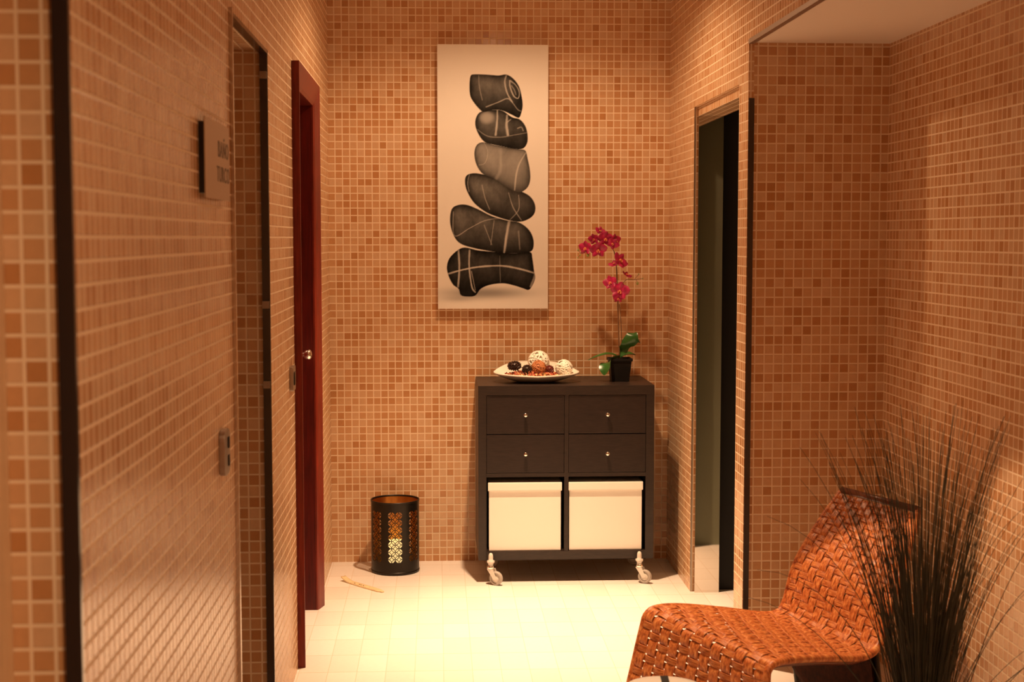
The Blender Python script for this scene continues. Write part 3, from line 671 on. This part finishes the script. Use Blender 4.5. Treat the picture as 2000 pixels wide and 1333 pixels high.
for R, nm, mat in ((LR, 'pierced_cylinder', M_LBLK), (LR - .0014, 'gilded_lining', M_LGOLD)):
    co, q = lantern_shell(R, .012, LH)
    me = bpy.data.meshes.new(nm); me.vertices.add(len(co)); me.vertices.foreach_set('co', co.ravel())
    me.loops.add(q.size); me.loops.foreach_set('vertex_index', q.ravel().astype(np.int32))
    me.polygons.add(len(q)); me.polygons.foreach_set('loop_start', (np.arange(len(q)) * 4).astype(np.int32)); me.update(calc_edges=True)
    me.polygons.foreach_set('use_smooth', [True] * len(q)); me.materials.append(mat)
    o = bpy.data.objects.new(nm, me); C.objects.link(o); o.parent = t; o.matrix_parent_inverse = Matrix.Translation(-t.location)
T4 = Matrix.Translation((LX, LY, 0))
part(MB().lathe([(LR - .002, LH - .006), (LR + .0018, LH - .006), (LR + .0018, LH + .002), (LR - .002, LH + .002)], 64, T4, close=True), 'top_rim', M_LBLK, t)
part(MB().lathe([(.0001, .004), (LR + .001, .004), (LR + .002, .008), (LR + .001, .014), (LR - .003, .014), (LR - .004, .008), (.0001, .008)], 64, T4), 'base', M_LBLK, t)
for k in range(3):
    a = 2 * PI * k / 3 + .5; q = MB().lathe([(.0001, 0), (.006, 0), (.006, .005), (.0001, .005)], 10, Matrix.Translation((LX + .09 * math.cos(a), LY + .09 * math.sin(a), 0)))
    part(q, 'foot', M_LBLK, t)
c_ = thing('candle', 'thick glowing ivory pillar candle inside the pierced lantern', 'candle', (LX, LY, .008))
part(MB().lathe([(.0001, .0085), (.039, .0085), (.040, .011), (.040, .136), (.037, .140), (.030, .137), (.0001, .134)], 40, T4), 'wax', M_WAX, c_)
part(MB().tube([(LX, LY, .132), (LX + .001, LY, .143), (LX + .003, LY, .149)], .0011, 6), 'wick', M_DARKMET, c_)

# ------------------------------------------------------------------ incense holder on the floor
t = thing('incense_holder', 'slim pale wooden incense holder lying on the floor by the lantern', 'incense holder', (-.33, 6.19, 0))
A_, B_ = Vector((-.425, 6.30, 0)), Vector((-.239, 6.075, 0)); dr = (B_ - A_).normalized(); sd = Vector((-dr.y, dr.x, 0))
rows = []; rows2 = []
for i in range(25):
    k = i / 24; p = A_.lerp(B_, k); z = .0065 + .016 * max(0, (.22 - k) / .22) ** 1.6; wv = .0155 * (1 - .25 * (k - .5) ** 2 * 4)
    if k > .94: wv *= .55
    rows.append([tuple(p + sd * wv * s_ + Vector((0, 0, z - .002 * (1 - s_ * s_)))) for s_ in (-1, -.5, 0, .5, 1)])
    rows2.append([tuple(p + sd * wv * s_ + Vector((0, 0, z - .0055))) for s_ in (-1, -.5, 0, .5, 1)])
m = MB().grid(rows).grid(rows2, flip=True)
m.grid([[r[0] for r in rows], [r[0] for r in rows2]]).grid([[r[-1] for r in rows], [r[-1] for r in rows2]])
m.grid([rows[0], rows2[0]]).grid([rows[-1], rows2[-1]])
part(m, 'strip', M_BAMBOO, t)
for k in (.30, .42, .46, .52):
    p = A_.lerp(B_, k); part(MB().lathe([(.0001, 0), (.003, 0), (.0022, .0018), (.0001, .002)], 10, Matrix.Translation(p + Vector((0, 0, .0045)))), 'ash_speck', M_STICK, t)

# ------------------------------------------------------------------ woven chair
t = thing('lounge_chair', 'woven cane lounge chair in the alcove with rolled front and reclined back', 'chair', (1.0, 4.05, 0))
FAR = [(.535, 4.195, .012), (.577, 4.217, .18), (.618, 4.236, .345), (.632, 4.243, .385), (.665, 4.258, .402), (.75, 4.295, .396), (.90, 4.36, .365), (1.01, 4.41, .338), (1.075, 4.434, .333), (1.108, 4.448, .362), (1.147, 4.463, .486), (1.234, 4.504, .611), (1.318, 4.540, .708)]
NEAR = [(.868, 3.66, .012), (.872, 3.68, .18), (.874, 3.695, .340), (.880, 3.700, .376), (.905, 3.712, .393), (.975, 3.758, .388), (1.09, 3.84, .365), (1.185, 3.91, .343), (1.24, 3.955, .340), (1.275, 3.985, .370), (1.325, 4.03, .485), (1.400, 4.13, .600), (1.481, 4.275, .692)]
NS = 400
fc, nc = catmull(FAR, 24, False), catmull(NEAR, 24, False)
mid = (fc + nc) / 2; ar = np.concatenate([[0], np.cumsum(np.linalg.norm(np.diff(mid, axis=0), axis=1))]); LEN = ar[-1]
def surf(a, s):
    """a 0 far edge .. 1 near edge, s metres along the profile from the floor"""
    f_ = np.array([np.interp(s, ar, fc[:, k]) for k in range(3)]); n_ = np.array([np.interp(s, ar, nc[:, k]) for k in range(3)])
    p = f_ * (1 - a) + n_ * a
    return Vector(p)
GA, GS = 64, 420
SG = np.linspace(0, LEN, GS); AG = np.linspace(0, 1, GA)
FG = np.stack([np.interp(SG, ar, fc[:, k]) for k in range(3)], -1); NG = np.stack([np.interp(SG, ar, nc[:, k]) for k in range(3)], -1)
PG = FG[None] * (1 - AG)[:, None, None] + NG[None] * AG[:, None, None]
dS = np.gradient(PG, axis=1); dA = np.gradient(PG, axis=0); NN = np.cross(dA, dS); NN /= np.linalg.norm(NN, axis=-1, keepdims=True) + 1e-12
def S2(a, s):
    x = min(max(a, 0), 1) * (GA - 1); y = min(max(s / LEN, 0), 1) * (GS - 1); i, j = min(int(x), GA - 2), min(int(y), GS - 2); u, v = x - i, y - j
    def bl(G): return (G[i, j] * (1 - u) + G[i + 1, j] * u) * (1 - v) + (G[i, j + 1] * (1 - u) + G[i + 1, j + 1] * u) * v
    return Vector(bl(PG)), Vector(bl(NN)).normalized()
if S2(.5, LEN * .45)[1].z < 0: NN = -NN
NW = 12; PS = .0225; NF = int(LEN / PS)   # warps across, wefts along
def over(i, j): return (i + j) % 3 != 0        # warp i lies over weft j
AMP = .0048
def hgt(tv):   # smooth step used between crossings
    return tv
def ribbon(m, line, halfw_vec, nrm, seed, ulen):
    """line of centre points with across vectors; 7-point ridged section"""
    sec = [(-1, -.9), (-.97, .1), (-.80, .75), (-.62, .05), (-.42, .9), (-.22, .1), (0, 1), (.22, .1), (.42, .9), (.62, .05), (.80, .75), (.97, .1), (1, -.9)]
    o = len(m.v); k = len(sec)
    for p, h_, n_ in zip(line, halfw_vec, nrm):
        for a, b in sec: m.v.append(tuple(p + h_ * a + n_ * (b * .0018)))
    for i in range(len(line) - 1):
        for j in range(k - 1):
            m.f.append((o + i * k + j, o + i * k + j + 1, o + (i + 1) * k + j + 1, o + (i + 1) * k + j)); m.sm.append(True)
            v0, v1 = i * ulen, (i + 1) * ulen; u0, u1 = seed + j / (k - 1), seed + (j + 1) / (k - 1)
            m.uv.append([(u0, v0), (u1, v0), (u1, v1), (u0, v1)])
rn = random.Random(11)
mw = MB()
SUB = 4
for i in range(NW):                       # warps run up the profile
    a = (i + .5) / NW; line = []; hv = []; nn = []
    for q_ in range(NF * SUB + 1):
        s = q_ / SUB * PS; j = q_ / SUB - .5; j0 = math.floor(j); fr = j - j0; fr = fr * fr * (3 - 2 * fr)
        h0 = 1 if over(i, j0) else -1; h1 = 1 if over(i, j0 + 1) else -1
        hh = (h0 * (1 - fr) + h1 * fr) * AMP * (.75 if True else 1)
        p, n = S2(a, s); pa_, _ = S2(a + .46 / NW, s); pb_, _ = S2(a - .46 / NW, s)
        line.append(p + n * hh); hv.append((pa_ - pb_) / 2 * .93); nn.append(n)
    ribbon(mw, line, hv, nn, rn.uniform(0, 50), .06)
part(mw, 'woven_warp_strands', M_CANE, t, fix=False)
mf = MB()
for j in range(NF):
    s = (j + .5) * PS; line = []; hv = []; nn = []
    for q_ in range(NW * SUB + 1):
        a = q_ / SUB / NW; i = q_ / SUB - .5; i0 = math.floor(i); fr = i - i0; fr = fr * fr * (3 - 2 * fr)
        h0 = -1 if over(i0, j) else 1; h1 = -1 if over(i0 + 1, j) else 1
        hh = (h0 * (1 - fr) + h1 * fr) * AMP
        p, n = S2(a, s); pa_, _ = S2(a, s + PS * .43); pb_, _ = S2(a, s - PS * .43)
        line.append(p + n * hh); hv.append((pb_ - pa_) / 2 * .95); nn.append(n)
    ribbon(mf, line, hv, nn, rn.uniform(0, 50), .06)
part(mf, 'woven_weft_strands', M_CANE, t, fix=False)
# rolled edges, under-frame and legs
for edge, nm in ((0, 'rolled_edge'), (1, 'rolled_edge')):
    pts = []
    for q_ in range(120):
        p, n = S2(edge, q_ / 119 * LEN); pts.append(p - n * .004)
    m = MB().tube(pts, .011, 10); o = part(m, nm, M_CANE, t)
    me = o.data; uvl = me.uv_layers.new(name='UVMap')
    for lp in me.loops:
        c = me.vertices[lp.vertex_index].co; uvl.data[lp.index].uv = (c.x * 8 + c.y * 9, c.z * 6 + c.x * 3)
p0, n0 = S2(0, LEN); p1, n1 = S2(1, LEN)
part(MB().tube([p0, p0.lerp(p1, .5), p1], .011, 10), 'top_rail', M_FRAME, t)
for (a, s0) in ((.06, .42), (.94, .42)):
    sC = LEN * .67
    pts = [S2(a, s)[0] - S2(a, s)[1] * .022 for s in np.linspace(.40, sC, 10)]
    part(MB().tube(pts, .011, 10), 'side_rail', M_FRAME, t)
    p = S2(a, sC)[0]; part(MB().tube([p - Vector((0, 0, .012)), Vector((p.x + .05, p.y + .02, .0))], .011, 10), 'leg', M_DARKMET, t)
# dark sheet added for the shade under the seat, cut back at its far corner
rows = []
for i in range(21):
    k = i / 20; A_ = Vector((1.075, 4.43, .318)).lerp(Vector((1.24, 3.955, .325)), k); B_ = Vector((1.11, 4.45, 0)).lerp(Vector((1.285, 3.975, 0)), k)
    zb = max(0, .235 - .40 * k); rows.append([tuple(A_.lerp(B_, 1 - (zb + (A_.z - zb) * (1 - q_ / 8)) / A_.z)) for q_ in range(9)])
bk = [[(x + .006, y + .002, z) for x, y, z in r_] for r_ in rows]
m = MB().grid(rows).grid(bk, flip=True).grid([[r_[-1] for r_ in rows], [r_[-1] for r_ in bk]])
part(m, 'seat_shade_sheet', M_SEATSHADE, t)
q0, q1 = S2(.06, LEN * .66)[0], S2(.94, LEN * .66)[0]
part(MB().tube([q0 - Vector((0, 0, .03)), q1 - Vector((0, 0, .03))], .010, 10), 'cross_bar', M_DARKMET, t)

# ------------------------------------------------------------------ ornamental grass
GX, GY = 1.235, 3.50
t = thing('potted_grass', 'tall dark ornamental grass in a round planter in front of the woven chair', 'potted plant', (GX, GY, 0))
part(MB().lathe([(.0001, 0), (.075, 0), (.082, .01), (.098, .20), (.103, .21), (.103, .225), (.094, .225), (.090, .20), (.0001, .195)], 40, Matrix.Translation((GX, GY, 0))), 'planter', M_CLAY, t)
part(MB().lathe([(.0001, .203), (.05, .206), (.089, .201), (.089, .196), (.0001, .196)], 30, Matrix.Translation((GX, GY, 0))), 'soil', M_SOIL, t)
rn = random.Random(21); m = MB()
def blade(L, az, lean, curl, r0, base=None, wid=.0022):
    bx, by = GX + r0 * math.cos(az + rn.uniform(-.6, .6)), GY + r0 * math.sin(az + rn.uniform(-.6, .6)); n = 12; p = Vector((bx, by, .20)); pts = [p.copy()]; th = lean
    for k in range(n):
        th += curl * (.2 + 1.8 * (k / n) ** 2) / n; th = min(th, 2.4)
        d_ = Vector((math.sin(th) * math.cos(az), math.sin(th) * math.sin(az), math.cos(th))); p = p + d_ * L / n
        if p.x > XA - .012: p.x = XA - .012
        pts.append(p.copy())
    m.tube(pts, [wid * (1 - .85 * (k / n)) + .0002 for k in range(n + 1)], 4, cap=False)
for i in range(330):
    az = rn.uniform(0, 2 * PI); u = rn.random()
    blade(rn.uniform(.48, .92), az, rn.uniform(.0, .16) + .12 * u * u, rn.uniform(.05, .5) * (1 if u < .8 else 2.2), rn.uniform(.0, .05), wid=rn.uniform(.0011, .0023))
for i in range(90):
    az = rn.uniform(0, 2 * PI); blade(rn.uniform(.2, .45), az, rn.uniform(.0, .22), rn.uniform(.1, .6), rn.uniform(.0, .05), wid=rn.uniform(.0015, .0026))
for az, L, le, cu in ((.1, .62, .35, .9), (.2, .5, .8, .3), (-.1, .48, .9, .5), (3.0, .6, .5, 1.1), (3.3, .7, .3, 1.5), (2.8, .75, .2, 1.4), (.0, .8, .22, .9), (.3, .45, .7, .8), (3.2, .5, .95, .5), (-.4, .55, .6, .9)):
    blade(L, az, le, cu, .04, wid=.0016)
part(m, 'grass_blades', M_GRASS, t, merge=False, fix=False)

# ------------------------------------------------------------------ white round stool cut off by the lower edge
SX, SY, SZ = .556, 3.41, .426
t = thing('round_stool', 'white round stool with a black stripe, cut off by the bottom edge', 'stool', (SX, SY, 0))
part(MB().lathe([(.0001, SZ - .035), (.088, SZ - .035), (.100, SZ - .028), (.104, SZ - .014), (.098, SZ - .003), (.080, SZ), (.0001, SZ + .002)], 48, Matrix.Translation((SX, SY, 0))), 'seat', M_WHITE, t)
part(MB().add([Vector((SX, SY, 0)) + Vector(p) for p in ((-.012, -.09, SZ + .0028), (.006, -.09, SZ + .0028), (.022, .086, SZ + .0012), (.002, .086, SZ + .0012))] + [Vector((SX, SY, 0)) + Vector(p) for p in ((-.012, -.09, SZ - .002), (.006, -.09, SZ - .002), (.022, .086, SZ - .004), (.002, .086, SZ - .004))],
     [(0, 1, 2, 3), (7, 6, 5, 4), (0, 4, 5, 1), (1, 5, 6, 2), (2, 6, 7, 3), (3, 7, 4, 0)]), 'stripe', M_BLACK, t)
for k in range(4):
    a = PI / 4 + k * PI / 2; part(MB().tube([(SX + .06 * math.cos(a), SY + .06 * math.sin(a), SZ - .034), (SX + .085 * math.cos(a), SY + .085 * math.sin(a), 0)], .009, 10), 'leg', M_WHITE, t)

# ------------------------------------------------------------------ downlight fittings in the ceiling (out of frame, they carry the beams)
f0 = None
for i, s_ in enumerate(SPOTS):
    q = MB().lathe([(.034, ZC - .004), (.046, ZC - .006), (.048, ZC - .001), (.034, ZC - .001)], 32, Matrix.Translation((s_[0], s_[1], 0)), close=True)
    o = q.build('downlight', M_STEEL)
    tag(o, ['recessed ceiling downlight nearest the cabinet', 'recessed ceiling downlight over the woven chair', 'recessed ceiling downlight beside the sign', 'recessed ceiling downlight above the viewer'][i], 'ceiling light', 'ceiling downlights')
